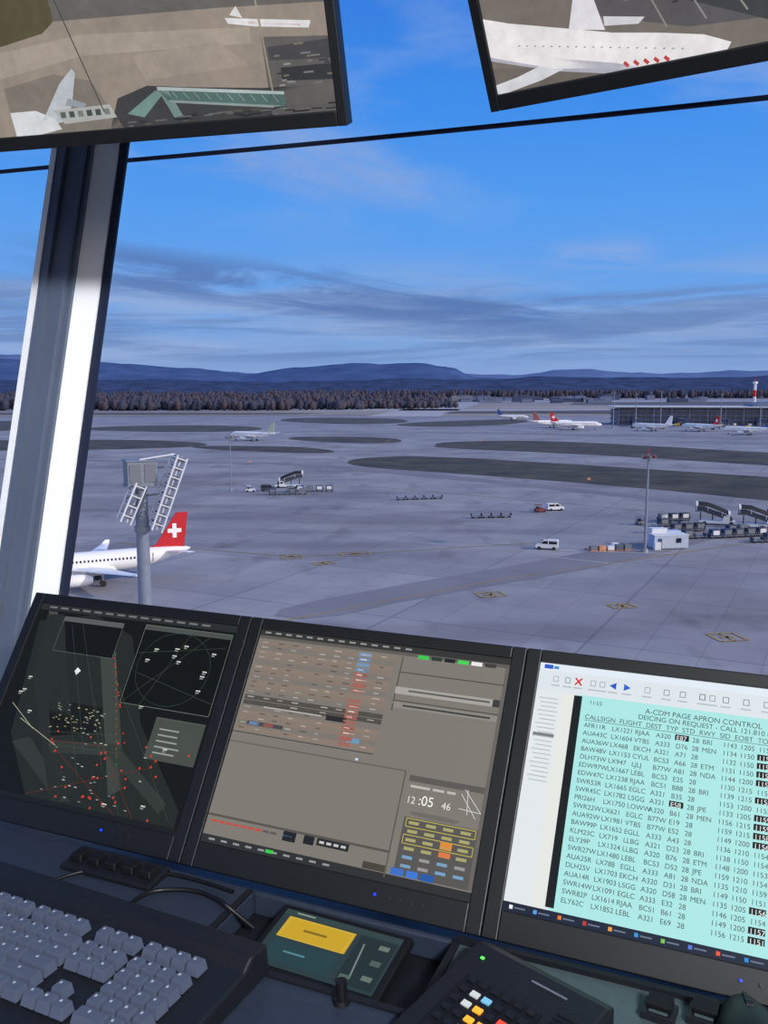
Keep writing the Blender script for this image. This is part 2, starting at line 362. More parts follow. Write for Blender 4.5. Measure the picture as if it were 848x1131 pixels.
# ---------------------------------------------------------------- terminal building
M['tglass']=mat('terminal_glazing',(44,56,84),.3,noise=.25,nscale=.3)
M['tconc']=mat('terminal_concrete',(100,112,142),.8)
M['troof']=mat('terminal_roof',(190,195,205),.6)
te=empty('terminal_building',(330,800,0),(0,0,-.12))
b=MB();b.bb(-125,200,-18,22,0,12.5,M['tglass'])
for z in(.0,4.2,8.3,12.4): b.bb(-126,201,-19,23,z,z+.7,M['tconc'])
for i in range(66): b.bb(-125+i*5,-124.5+i*5,-18.4,-17.9,0,12.5,M['tconc'])
b.obj('glazed_body',te)
b=MB();b.bb(-129,205,-24,27,15.6,16.3,M['troof']);b.bb(-122,198,-16,20,13,15.6,M['tglass'])
for i in range(22):b.cyl((-124+i*15,-22,0),(-124+i*15,-22,15.6),.35,.35,M['tconc'],8)
rings=[]
for i in range(9):
    t=math.pi*i/8;rings.append((-math.cos(t)*40+30,16.2+math.sin(t)*5))
b.prism(rings,'y',-10,18,M['tconc'])
b.obj('roof',te)
b=MB()
for i,x in enumerate((-110,-72,-38,-6,30,70)):
    b.box((x,-36,5.2),(2.6,32,2.6),M['gsegrey']);b.box((x,-52,5),(4,4,3.4),M['navy']);b.cyl((x,-48,0),(x,-48,4),.5,.5,M['steel'],8);b.bb(x-2,x+2,-24,-20,0,6.6,M['tconc'])
rnd=random.Random(21)
for i in range(90):
    x=rnd.uniform(-120,190);y=rnd.uniform(-95,-60) if rnd.random()<.6 else rnd.uniform(-44,-26);q=rnd.uniform(2,4.5);b.box((x,y,1.3),(q,2,2.2),rnd.choice([M['gse'],M['gsegrey'],M['gsedark'],M['yellow'],M['navy'],M['gsedark']]));b.box((x,y,.35),(q*.8,2.1,.6),M['dark'])
b.obj('jet_bridges',te)
def mast(name,x,y,h,r,lamps=True,red=False):
    b=MB();b.cyl((0,0,0),(0,0,h),r,r*.55,M['pole'],10);b.cyl((0,0,0),(0,0,.8),r*2.4,r*1.9,M['steel'],10)
    b.cyl((0,0,h-1.1),(0,0,h-.9),1.4,1.4,M['steel'],12)
    for i in range(8):
        t=i*math.pi/4;b.box((1.3*math.cos(t),1.3*math.sin(t),h-.6),(.6,.5,.5),M['dred'] if red and i%2 else M['gsegrey'],Matrix.Rotation(t,3,'Z'))
    b.cyl((0,0,h),(0,0,h+1.2),.08,.05,M['red'],6)
    return b.obj(name,None,(x,y,0))
mast('apron_light_mast',55,188,20.8,.34,red=True)
mast('apron_light_mast',-51,300,18.5,.22)
for x,y,h in((186,738,29),(228,750,30),(272,735,28),(208,752,28),(306,740,26),(335,735,31)): mast('apron_light_mast',x,y,h,.5)
b=MB()
for i in range(6): b.cyl((0,0,i*6),(0,0,i*6+6),1.9-i*.1,1.8-i*.1,M['red'] if i==4 else M['gse'],12)
b.cyl((0,0,36),(0,0,38),2.2,2.2,M['white'],12);b.cyl((0,0,38),(0,0,43),.3,.1,M['red'],8);b.box((0,0,3),(8,8,6),M['tconc']);b.obj('chimney_tower',None,(345,850,0))
b=MB()
rnd=random.Random(4)
for i in range(30):
    x=rnd.uniform(150,700);y=rnd.uniform(1750,2200);h=rnd.uniform(5,13);b.box((x,y,h/2),(rnd.uniform(15,50),20,h),rnd.choice([M['tconc'],M['tconc'],M['navy'],M['gsegrey']]));b.box((x,y,h+.4),(18,22,.8),M['tconc'])
b.obj('distant_airport_buildings')
# ---------------------------------------------------------------- floodlight tower (near left)
fx=empty('floodlight_mast',(-21.6,80,0),(0,0,.45))
b=MB();b.cyl((0,0,0),(0,0,27),.72,.52,M['pole'],20);b.cyl((0,0,0),(0,0,.7),1.2,1.2,M['steel'],16)
b.cyl((0,0,22),(0,0,22.5),.7,.7,M['steel'],20)
b.obj('pole',fx)
b=MB();b.box((0,0,27.3),(2.6,2.1,2.1),M['steel']);b.box((0,0,28.4),(2.8,2.3,.15),M['pole']);b.box((0,0,26.2),(2.8,2.3,.15),M['pole'])
for s in(-.5,.5): b.box((s*1.3,-1.08,27.3),(1.0,.05,1.6),M['gsegrey'])
b.obj('head_box',fx,bevel=.04)
def rack(x0,z0,x1,z1,w,n,yo):
    b=MB();p0=Vector((x0,yo,z0));p1=Vector((x1,yo,z1));d=(p1-p0);nrm=Vector((0,1,0))
    for s in(-w/2,w/2): b.cyl(p0+nrm*s,p1+nrm*s,.10,.10,M['gse'],8)
    side=d.normalized().cross(nrm)
    for s in(-w/2,w/2): b.cyl(p0+nrm*s+side*.9,p1+nrm*s+side*.9,.08,.08,M['gse'],8)
    for i in range(n):
        q=p0+d*((i+.3)/n)
        b.cyl(q-nrm*w/2,q+nrm*w/2,.07,.07,M['gse'],6)
        b.cyl(q-nrm*w/2+side*.9,q+nrm*w/2+side*.9,.06,.06,M['gse'],6)
        for s in(-w/2,w/2): b.cyl(q+nrm*s,q+nrm*s+side*.9,.06,.06,M['gse'],6)
        b.box(q+side*.45,(.6,w*.7,.4),M['gsegrey'],Matrix.Rotation(.5,3,'Y'))
    return b
rack(2.9,28.9,.4,22.4,2.2,8,-1.0).obj('lamp_rack_1',fx)
rack(-.7,26.6,-2.2,23.3,1.8,4,-1.0).obj('lamp_rack_2',fx)
b=MB()
for z in(27.6,25.2): b.cyl((0,0,z),(1.9 if z>26 else 1.2,-.9,z+.2),.1,.1,M['steel'],8)
b.cyl((0,0,25.4),(-1.4,-.9,25.2),.1,.1,M['steel'],8);b.cyl((-.2,-.9,28.5),(2.9,-.9,28.9),.08,.08,M['gse'],8)
b.obj('brackets',fx)
# ---------------------------------------------------------------- ground support equipment
def wheels(b,xs,w,r=.35):
    for x in xs:
        for s in(-1,1): b.cyl((x,s*w/2-.12,r),(x,s*w/2+.12,r),r,r,M['dark'],12)
def van(name,x,y,h,body):
    b=MB();prof=[(-2.4,.45),(-2.4,1.95),(-2.25,2.15),(.7,2.15),(1.5,1.35),(2.35,1.1),(2.45,.45)]
    b.prism(prof,'y',-.95,.95,body)
    for s in(-1,1):
        b.prism([(-.2,1.3),(-.2,1.95),(.65,1.95),(1.25,1.35)],'y',s*.965-.01,s*.965+.01,M['glassd'])
        b.prism([(-2.1,1.3),(-2.1,1.9),(-.4,1.9),(-.4,1.3)],'y',s*.965-.01,s*.965+.01,M['glassd'])
        b.box((2.42,s*.65,.85),(.08,.35,.2),M['yellow'])
    b.add([(.78,-.85,2.1),(.78,.85,2.1),(1.53,.85,1.4),(1.53,-.85,1.4)],[(0,1,2,3)],M['glassd'])
    b.box((0,0,2.25),(.3,1.0,.15),M['orange']);wheels(b,(-1.5,1.6),1.8,.38);b.box((2.45,0,.5),(.12,1.9,.25),M['dark'])
    return b.obj(name,None,(x,y,0),(0,0,h))
def tug(name,x,y,h,c):
    b=MB();b.prism([(-1.5,.3),(-1.5,1.0),(.1,1.0),(.3,1.15),(1.5,.95),(1.5,.3)],'y',-.75,.75,c)
    b.box((-.7,0,1.25),(.5,1.1,.6),M['dark']);b.box((-.5,0,2.05),(1.7,1.4,.1),c)
    for sx in(-1.25,.25):
        for s in(-.62,.62): b.cyl((sx,s,1),(sx,s,2.05),.05,.05,M['dark'],6)
    wheels(b,(-1,1),1.4,.35);return b.obj(name,None,(x,y,0),(0,0,h))
def dollies(name,x,y,h,n,load,pitch=3.4):
    e=empty(name,(x,y,0),(0,0,h));rnd=random.Random(n*7+int(x))
    b=MB()
    for i in range(n):
        cx=(i-(n-1)/2)*pitch
        b.box((cx,0,.55),(2.8,1.6,.14),M['gsegrey']);wheels(b,(cx-.9,cx+.9),1.3,.25);b.cyl((cx+1.4,0,.5),(cx+pitch-1.4,0,.5),.05,.05,M['steel'],6)
        for sx in(-1.35,1.35):
            for s in(-.75,.75): b.cyl((cx+sx,s,.6),(cx+sx,s,1.25),.06,.06,M['steel'],6)
            b.cyl((cx+sx,-.75,1.22),(cx+sx,.75,1.22),.06,.06,M['steel'],6)
            b.box((cx+sx,0,.9),(.06,1.4,.5),M['gsedark'])
    b.obj('carts',e);b=MB();k=0
    for i in range(n):
        if rnd.random()<load:
            cx=(i-(n-1)/2)*pitch;k+=1
            c=rnd.choice([M['gsedark'],M['navy'],M['gsedark'],M['gsegrey']])
            b.prism([(-.75,.62),(-.75,2.1),(.75,2.1),(.75,1.1),(.45,.62)],'x',cx-1.1,cx+1.1,c)
            b.box((cx,-.76,1.4),(1.6,.04,1.0),rnd.choice([M['gse'],M['gsegrey'],M['gsegrey']]))
    if k:b.obj('cargo_containers',e)
    return e
def stairs(name,x,y,h,sc=1):
    e=empty(name,(x,y,0),(0,0,h));e.scale=(sc,)*3
    b=MB();b.prism([(-4,.5),(-4,1.0),(-2.6,1.0),(-2.6,2.2),(-1.4,2.2),(-1,1.0),(4,1.0),(4,.5)],'y',-1.1,1.1,M['gse']);wheels(b,(-3,2.8),2,.45)
    b.box((-1.9,-1.12,1.7),(.8,.04,.6),M['glassd']);b.box((-2.62,0,1.7),(.04,1.8,.6),M['glassd']);b.obj('truck',e)
    b=MB()
    for i in range(14):
        t=i/13;b.box((-3+6*t,0,1.2+1.9*t),(.5,1.5,.12),M['steel'])
    for s in(-.8,.8):
        b.prism([(-3.2,1.0),(-3.2,1.9),(3,4.0),(4.6,4.0),(4.6,3.0),(3,3.0)],'y',s-.04,s+.04,M['gsedark'])
    b.box((3.9,0,3.05),(1.8,1.7,.15),M['steel'])
    for xx in(1,3.6): b.cyl((xx,0,1),(xx,0,2.3+xx*.2),.12,.12,M['dark'],8)
    b.obj('stairway',e)
    b=MB();A=[]
    for t in range(9):
        th=math.pi*t/8;A.append((math.cos(th)*1.05,math.sin(th)*.9))
    n=len(A);st=[(-2.6,2.3),(-1,3.1),(2.2,4.3),(4.6,4.4)]
    vs=[(x,p,z+q) for x,z in st for p,q in A]
    b.add(vs,[(i*n+j,i*n+j+1,(i+1)*n+j+1,(i+1)*n+j) for i in range(3) for j in range(n-1)],M['dark'],True)
    for x,z in st:
        b.cyl((x,-1,z),(x,-1,z-1.0),.05,.05,M['gse'],6);b.cyl((x,1,z),(x,1,z-1.0),.05,.05,M['gse'],6)
    for (xa,za),(xb,zb) in (((-2.8,2.25),(-2.3,2.5)),((4.3,4.4),(4.8,4.4))):
        vs=[(x,p*1.05,z+q*1.07) for x,z in((xa,za),(xb,zb)) for p,q in A]
        b.add(vs,[(j,j+1,n+j+1,n+j) for j in range(n-1)],M['gse'],True)
    b.obj('canopy',e,fixn=False)
    return e
stairs('passenger_stairs',-33,309,.1,1.1);tug('baggage_tractor',-44,297,.1,M['gse']);van('service_van',-38.5,299,.1,M['gsedark'])
dollies('baggage_cart_train',-24.5,297,.1,5,.9,3.2);dollies('baggage_cart_train',-31,289,.1,4,.9,3.2)
dollies('baggage_cart_train',11,277,.2,5,.1,2.9);dollies('baggage_cart_train',28.5,238,.15,4,.15,2.7)
tug('baggage_tractor',43.3,249,.3,M['dred']);van('service_van',48,252,.2,M['gse']);van('service_van',35,191.5,2.9,M['gse'])
e=empty('cargo_pallets',(48,191,0),(0,0,.15));b=MB();rnd=random.Random(3)
for i in range(5):
    for j in range(2):
        x=(i-2)*1.9;y=(j-.5)*2.2
        for s in(-.6,0,.6): b.box((x,y+s,.1),(1.5,.12,.2),M['orange'])
        b.box((x,y,.24),(1.6,1.5,.06),M['orange'])
b.obj('pallets',e);b=MB()
for i in range(5):
    for j in range(2):
        if rnd.random()<.7:
            h=rnd.uniform(.5,1.1);b.box(((i-2)*1.9,(j-.5)*2.2,.28+h/2),(1.4,1.3,h),rnd.choice([M['orange'],M['gse'],M['gsegrey'],M['gsegrey']]))
b.obj('boxes',e)
e=empty('site_office_container',(61.5,193,0),(0,0,.12));b=MB()
b.box((0,0,1.6),(7.6,3,2.8),M['contblue']);b.box((0,0,3.06),(7.8,3.2,.16),M['gse'])
for i in range(20): b.box((-3.7+i*.39,-1.52,1.6),(.12,.06,2.6),M['gse'])
b.box((-2.6,-1.56,1.3),(.9,.06,2.1),M['navy']);b.box((1.6,-1.56,1.9),(1.2,.06,1.0),M['glassd']);b.box((0,0,.1),(7.2,2.6,.2),M['dark'])
b.obj('container_body',e);b=MB();b.box((-1.5,2.4,2.1),(3.4,2.2,4.0),M['gse']);b.box((2,2.6,1.8),(3,2,3.4),M['contblue']);b.box((-3.4,-2.0,.9),(1.4,1,1.6),M['gse']);b.obj('storage_units',e)
stairs('passenger_stairs',84,226,2.9,1.1);stairs('passenger_stairs',92.5,220,2.9,1.1);stairs('passenger_stairs',102,228,2.9,.9)
for x,y,n,l in((75,232,3,.8),(73,215,3,.9),(82,207,5,.8),(88,201,4,.7),(97,211,3,.8),(71,205,2,.6),(71,223,2,.9),(84,213,2,.9)): dollies('baggage_cart_train',x,y,.25,n,l,3.1)
for x,y in((65,226),(65,213),(91,214)): tug('baggage_tractor',x,y,.5,M['gsegrey'])
b=MB()
for x,y in((75,330),(-60,405),(-120,480),(60,560),(-30,640),(110,600)):
    b.box((x,y,.9),(1.2,.3,.8),M['orange']);b.cyl((x-.4,y,0),(x-.4,y,.5),.06,.06,M['dark'],6);b.cyl((x+.4,y,0),(x+.4,y,.5),.06,.06,M['dark'],6)
b.obj('taxiway_signs')
# ================================================================= TOWER CAB
TN=math.tan(math.radians(15.0));B0=1.5
M['floor']=mat('cab_carpet',(50,54,64),.95,noise=.2,nscale=60)
M['wall']=mat('cab_wall_paint',(120,122,128),.8)
M['ceil']=mat('cab_ceiling',(90,92,98),.9,noise=.05,nscale=20)
M['frame']=mat('column_dark_grey',(92,102,122),.5,.1,noise=.06,nscale=4)
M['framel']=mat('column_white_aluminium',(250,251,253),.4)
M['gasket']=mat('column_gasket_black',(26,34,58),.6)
M['desk']=mat('desk_laminate_dark',(44,52,68),.42,noise=.1,nscale=120,bump=.2)
M['desk2']=mat('desk_screen_light_tint',(72,86,90),.45,noise=.08,nscale=120,bump=.2)  # greenish monitor light on the right-hand desk, put into its colour
M['bez']=mat('monitor_bezel_black',(11,12,15),.5)
M['plastic']=mat('black_plastic',(19,21,28),.5,bump=.3,nscale=300)
FZ=-1.37;CZ=1.2;BK=-1.6
b=MB();b.bb(-3.2,2.0,BK,1.2,FZ-.25,FZ,M['floor']);cabobj(b,'floor',origin=(0,0,FZ))
b=MB();b.bb(-3.25,2.05,BK-.6,B0+TN*CZ+.1,CZ,CZ+.3,M['ceil']);cabobj(b,'ceiling',origin=(0,0,CZ))
SZ=-.66
pr=[(BK,FZ),(BK,CZ),(B0+TN*CZ,CZ),(B0+TN*FZ,FZ)];b=MB();b.prism(pr,'x',2.0,2.12,M['wall']);cabobj(b,'wall_right',origin=(2.0,0,0))
b=MB();b.prism([(BK,FZ),(BK,SZ),(B0+TN*SZ,SZ),(B0+TN*FZ,FZ)],'x',-3.32,-3.2,M['wall'])
for q in(-1.58,-.2): b.bb(-3.3,-3.22,q,q+.1,SZ,CZ,M['framel'])
cabobj(b,'wall_left',origin=(-3.2,0,0))
b=MB();b.bb(-3.2,2.0,BK-.12,BK,FZ,SZ,M['wall'])
for q in(-3.2,-1.5,.3,1.9): b.bb(q,q+.1,BK-.1,BK,SZ,CZ,M['framel'])
cabobj(b,'wall_back',origin=(0,BK,0))
b=MB();b.prism([(B0+TN*FZ,FZ),(B0+TN*SZ,SZ),(B0+TN*SZ+.14,SZ),(B0+TN*FZ+.14,FZ)],'x',-3.2,2.0,M['wall']);cabobj(b,'wall_front',origin=(0,1.3,0))
b=MB();b.bb(-3.2,2,B0+TN*SZ-.03,B0+TN*SZ+.12,SZ,SZ+.03,M['frame']);cabobj(b,'trim_1',origin=(0,1.3,SZ))
b=MB();b.cyl((0,0,0),(0,0,EYE+FZ-.25-1.5),3.0,2.6,M['tconc'],32);b.cyl((0,0,EYE+FZ-1.75),(0,0,EYE+FZ-.27),2.6,2.7,M['tconc'],32);b.obj('tower_shaft',None,(C(-.6,-.9,0).x,C(-.6,-.9,0).y,0))
def column(a0,a1,name):
    b=MB()
    def lean(x0,x1,d0,d1,m,z0=SZ+.03,z1=CZ,e0=None):
        e0=d0 if e0 is None else e0
        b.add([(x,B0+TN*z+d,z) for z in(z0,z1) for x,d in((x0,d0),(x1,e0),(x1,d1),(x0,d1))],[(0,1,2,3),(4,7,6,5),(0,4,5,1),(1,5,6,2),(2,6,7,3),(3,7,4,0)],m)
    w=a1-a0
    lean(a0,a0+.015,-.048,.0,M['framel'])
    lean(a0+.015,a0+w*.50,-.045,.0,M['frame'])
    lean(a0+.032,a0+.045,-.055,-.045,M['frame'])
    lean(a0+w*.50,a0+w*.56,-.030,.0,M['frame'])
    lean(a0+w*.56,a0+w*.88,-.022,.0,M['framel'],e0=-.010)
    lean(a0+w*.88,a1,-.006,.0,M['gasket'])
    return cabobj(b,name,origin=((a0+a1)/2,B0,0))
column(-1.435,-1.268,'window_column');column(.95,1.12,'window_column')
g=bpy.data.materials.new('window_glass');g.use_nodes=True;gn=g.node_tree;gn.nodes.clear()
tr=gn.nodes.new("ShaderNodeBsdfTransparent");tr.inputs[0].default_value=(.97,.985,1,1);gl=gn.nodes.new("ShaderNodeBsdfGlossy");gl.inputs["Roughness"].default_value=.0
fr=gn.nodes.new("ShaderNodeFresnel");fr.inputs[0].default_value=1.08;mx=gn.nodes.new("ShaderNodeMixShader");o=gn.nodes.new("ShaderNodeOutputMaterial")
gn.links.new(fr.outputs[0],mx.inputs[0]);gn.links.new(tr.outputs[0],mx.inputs[1]);gn.links.new(gl.outputs[0],mx.inputs[2]);gn.links.new(mx.outputs[0],o.inputs[0])
for i,(a0,a1) in enumerate(((-3.19,-1.436),(-1.267,.95),(1.12,1.99))):
    b=MB();b.add([(a0,B0+TN*(SZ+.03)+.012,SZ+.03),(a1,B0+TN*(SZ+.03)+.012,SZ+.03),(a1,B0+TN*CZ+.012,CZ),(a0,B0+TN*CZ+.012,CZ)],[(0,1,2,3)],g);cabobj(b,'window_%d'%(i+1),origin=((a0+a1)/2,B0,0))
pts=[(a,B0+TN*z+.03,z) for a,z in((-3.1,.505),(-1.6,.486),(-1.2,.474),(-.6,.462),(0,.456),(.6,.458),(1.9,.47))]
curve('window_wire',pts,.0045,M['gasket'],loc=C(0,0,0),rot=(0,0,-YAW))
# added fill lamp behind the operator, right hand side, to brighten column and desk
FILL_LAMP=C(1.1,-.75,CZ-.03)
ce_l=empty('added_fill_lamp',FILL_LAMP,(0,0,-YAW))
b=MB();b.bb(-.45,.45,-.17,.17,-.01,.03,M['gse']);b.obj('fill_lamp_housing',ce_l,bevel=.004)
b=MB();b.bb(-.4,.4,-.14,.14,-.014,-.0105,mat('fill_lamp_diffuser',(240,240,240),.5,emit=(250,244,235),es=3));b.obj('fill_diffuser',ce_l)
al_=bpy.data.lights.new('fill_lamp_light','AREA');al_.shape='RECTANGLE';al_.size=.8;al_.size_y=.28;al_.energy=80;al_.color=(.95,.97,1);al_.spread=math.radians(110)
ao=bpy.data.objects.new('fill_lamp_light',al_);SC.collection.objects.link(ao);ao.parent=ce_l;ao.location=(0,0,-.02)
aim=Vector((-1.36-1.1,1.55+.75,.15-(CZ-.05))).normalized();aim=(aim+Vector((-.12,0,-.08))).normalized();ao.rotation_euler=(-aim).to_track_quat('Z','Y').to_euler()
# ---------------------------------------------------------------- screen content
def scrmat(name,noisy):
    em=bpy.data.materials.new(name);em.use_nodes=True;nt=em.node_tree;p=nt.nodes["Principled BSDF"]
    at=nt.nodes.new("ShaderNodeVertexColor");at.layer_name="Col";c=at.outputs[0]
    if noisy:
        tc=nt.nodes.new("ShaderNodeTexCoord")
        for sc,lo,hi,a in((14,.3,.7,.14),(70,.3,.7,.10)):
            n=nt.nodes.new("ShaderNodeTexNoise");n.inputs["Scale"].default_value=sc;n.inputs["Detail"].default_value=6;n.inputs["Roughness"].default_value=.6;nt.links.new(tc.outputs["Object"],n.inputs["Vector"])
            q=nt.nodes.new("ShaderNodeMapRange");nt.links.new(n.outputs["Fac"],q.inputs[0]);q.inputs[1].default_value=lo;q.inputs[2].default_value=hi;q.inputs[3].default_value=1-a;q.inputs[4].default_value=1+a*.6
            v=nt.nodes.new("ShaderNodeVectorMath");v.operation='SCALE';nt.links.new(c,v.inputs[0]);nt.links.new(q.outputs[0],v.inputs["Scale"]);c=v.outputs[0]
    nt.links.new(c,p.inputs["Emission Color"])
    p.inputs["Emission Strength"].default_value=1;p.inputs["Base Color"].default_value=(.004,.004,.004,1);p.inputs["Roughness"].default_value=.35;p.inputs["Specular IOR Level"].default_value=.15
    return em
em=scrmat('screen_emission',False);em2=scrmat('camera_feed_emission',True)
_tm={}
def tmat(c):
    if c not in _tm:
        m=bpy.data.materials.new('screen_text');m.use_nodes=True;q=m.node_tree.nodes["Principled BSDF"];q.inputs["Base Color"].default_value=(.01,.01,.01,1)
        q.inputs["Emission Color"].default_value=lin(c);q.inputs["Emission Strength"].default_value=1;_tm[c]=m
    return _tm[c]
class Scr:
    def __init__(s,W,H,par,m=None): s.W=W;s.H=H;s.v=[];s.f=[];s.c=[];s.par=par;s.k=0;s.tf=None;s.m=m or em
    def P(s,a,t,k=None):
        if s.tf: a,t=s.tf(a,t)
        return ((a-.5)*s.W,-.0002*(s.k if k is None else k),(.5-t)*s.H)
    def poly(s,pts,c):
        o=len(s.v);s.v+=[s.P(*p) for p in pts];s.f.append(tuple(range(o,o+len(pts))));s.c.append(lin(c))
    def rect(s,a0,t0,a1,t1,c): s.poly([(a0,t0),(a0,t1),(a1,t1),(a1,t0)],c)
    def line(s,a0,t0,a1,t1,w,c):
        d=Vector(((a1-a0)*s.W,(t1-t0)*s.H)).normalized();nx=-d.y*w/2/s.W;ny=d.x*w/2/s.H
        s.poly([(a0+nx,t0+ny),(a1+nx,t1+ny),(a1-nx,t1-ny),(a0-nx,t0-ny)],c)
    def frame(s,a0,t0,a1,t1,w,c):
        for q in((a0,t0,a1,t0),(a1,t0,a1,t1),(a1,t1,a0,t1),(a0,t1,a0,t0)): s.line(*q,w,c)
    def up(s): s.k+=1
    def done(s):
        me=bpy.data.meshes.new('display');me.from_pydata(s.v,[],s.f);a=me.color_attributes.new(name="Col",type='FLOAT_COLOR',domain='CORNER')
        for p,c in zip(me.polygons,s.c):
            if p.normal.y>0: p.flip()
            for li in p.loop_indices: a.data[li].color=c
        me.materials.append(s.m);o=bpy.data.objects.new('display',me);SC.collection.objects.link(o);o.parent=s.par
    def text(s,body,a,t,size,c,name='screen_text',line=1.0,rot=0):
        cu=bpy.data.curves.new(name,'FONT');cu.body=body;cu.size=size;cu.space_line=line;o=bpy.data.objects.new(name,cu);SC.collection.objects.link(o)
        cu.materials.append(tmat(c));o.parent=s.par;x,_,z=s.P(a,t);o.location=(x,-.0002*(s.k+1),z);o.rotation_euler=(math.pi/2,rot,0)
def monitor(name,loc,yaw,tilt,Wd,Hd,bl,bt,bbm,th=.045,stand=True,desk=None):
    e=empty(name,loc,(-tilt,0,-yaw))
    b=MB();f=-.004
    b.bb(-Wd/2-bl,Wd/2+bl,.002,th,-Hd/2-bbm,Hd/2+bt,M['bez'])
    b.bb(-Wd/2-bl,-Wd/2,f,.004,-Hd/2-bbm,Hd/2+bt,M['bez']);b.bb(Wd/2,Wd/2+bl,f,.004,-Hd/2-bbm,Hd/2+bt,M['bez'])
    b.bb(-Wd/2,Wd/2,f,.004,Hd/2,Hd/2+bt,M['bez']);b.bb(-Wd/2,Wd/2,f,.004,-Hd/2-bbm,-Hd/2,M['bez'])
    b.bb(-Wd*.3,Wd*.3,th,th+.02,-Hd*.3,Hd*.3,M['bez'])
    b.obj('housing',e,bevel=.0015)
    return e
TILT=math.radians(34.5)
mons=[]
for a in(-.879,-.471,-.063):
    e=monitor('desktop_monitor',C(a,1.022,-.472),YAW,TILT,.37,.296,.0185,.016,.033)
    mons.append(e)
    b=MB();b.cyl((.07,-.0045,-.163),(.07,-.006,-.163),.0016,.0016,mat('power_led_blue',(20,40,200),.4,emit=(30,60,240),es=1.5),10)
    for i in range(4): b.cyl((.09+i*.014,-.0045,-.163),(.09+i*.014,-.0055,-.163),.003,.003,M['plastic'],10)
    b.obj('power_led_and_buttons',e)
    b=MB();R=Matrix.Rotation(TILT,3,'X')
    def inv(p): return R@Vector(p)
    b.cyl(inv((0,.10,-.02)),inv((0,.20,-.180)),.022,.022,M['bez'],14)
    vs=[inv((x,y,z)) for z in(-.186,-.178) for x,y in((-.1,.12),(.1,.12),(.1,.27),(-.1,.27))]
    b.add(vs,[(0,1,2,3),(4,7,6,5),(0,4,5,1),(1,5,6,2),(2,6,7,3),(3,7,4,0)],M['bez'])
    b.cyl((0,.05,0),inv((0,.10,-.02)),.03,.022,M['bez'],14)
    b.obj('stand',e)
R=random.Random(11)
# --- monitor 1: ground radar
s=Scr(.37,.296,mons[0]);s.rect(0,0,1,1,(15,19,19));s.up()
s.poly([(.02,.1),(.30,.03),(.52,.12),(.70,.55),(.98,.9),(.98,1),(.3,1),(.1,.7)],(34,39,37))
s.poly([(.34,.1),(.42,.1),(.72,.85),(.66,.9)],(62,68,64));s.rect(0,0,1,.035,(40,44,46));s.up()
s.poly([(.05,.06),(.14,.05),(.2,.2),(.5,.9),(.42,1),(.1,.4)],(38,43,41))
s.poly([(.05,.04),(.10,.04),(.28,.48),(.24,.50)],(68,72,66));s.poly([(.22,.5),(.5,.5),(.52,.62),(.3,.68)],(20,24,22))
s.poly([(.30,.70),(.62,.66),(.92,.88),(.90,.93),(.60,.72),(.32,.76)],(50,56,52));s.poly([(.12,.74),(.2,.70),(.5,.96),(.44,.97)],(48,54,50))
s.rect(.15,.06,.46,.25,(12,16,17));s.rect(.57,.05,.985,.46,(10,15,15));s.up()
s.rect(.15,.06,.46,.085,(88,92,92));s.rect(.57,.05,.985,.075,(74,80,78));s.rect(.76,.5,.985,.70,(70,76,70));s.rect(.76,.5,.985,.525,(104,110,104))
s.up()
s.frame(.15,.06,.46,.25,.0005,(110,115,112));s.frame(.57,.05,.985,.46,.0006,(120,130,120))
for cx,cy,r in((.76,.26,.17),):
    for i in range(24):
        t0=i*math.pi/12;t1=(i+1)*math.pi/12;s.line(cx+r*math.cos(t0),cy+r*1.1*math.sin(t0),cx+r*math.cos(t1),cy+r*1.1*math.sin(t1),.0004,(62,88,70))
for q in((.2,.1,.48,.72),(.25,.08,.60,.8),(.48,.3,.95,.95),(.57,.46,.9,.06),(.6,.3,.98,.4),(.66,.46,.80,.06),(.58,.2,.97,.12),(.33,.5,.5,.86),(.28,.66,.6,.62),(.30,.72,.66,.70),(.44,.46,.74,.98)): s.line(*q,.0004,(72,88,74))
for q in((.28,.97,.80,.74),(.35,.74,.72,.98),(.5,.3,.64,.72),(.3,.70,.56,.68),(.56,.68,.80,.98)): s.line(*q,.0005,(120,46,40))
for q in((.12,.62,.34,.72),(.05,.55,.2,.66)): s.line(*q,.0009,(170,175,150))
for i in range(34):
    a=R.uniform(.28,.95);t=.64+R.random()*.33;s.rect(a,t,a+.008,t+.010,R.choice([(210,60,45),(190,70,50)]))
for i in range(12):
    a=R.uniform(.45,.66);t=.2+(a-.45)*2.2;s.rect(a,t,a+.006,t+.008,(200,50,45))
for i in range(16): s.rect(.47+i*.012,.22+i*.035,.473+i*.012,.232+i*.035,(56,140,72))
for i in range(60):
    a=R.uniform(.27,.52);t=R.uniform(.51,.64);s.rect(a,t,a+.010,t+.004,R.choice([(170,170,150),(130,140,140),(150,145,100)]))
for i in range(30):
    a=R.uniform(.30,.80);t=R.uniform(.66,.95);s.rect(a,t,a+.012,t+.004,R.choice([(190,190,180),(150,160,150),(130,140,130)]))
for i in range(18):
    a,t=((R.uniform(.62,.92),R.uniform(.12,.40)) if i<10 else (R.uniform(.05,.9),R.uniform(.3,.95)))
    s.rect(a,t,a+.020,t+.006,(205,210,205));s.rect(a,t+.011,a+.015,t+.016,(150,155,150))
for i in range(5): s.rect(.79,.55+i*.028,.79+R.uniform(.06,.12),.557+i*.028,(150,155,150))
for i in range(14): s.rect(.05+i*.06,.012,.09+i*.06,.022,(110,115,115))
s.poly([(.30,.34),(.31,.32),(.33,.335),(.315,.36)],(235,235,235))
s.rect(0,.975,1,1,(24,28,32));s.done()
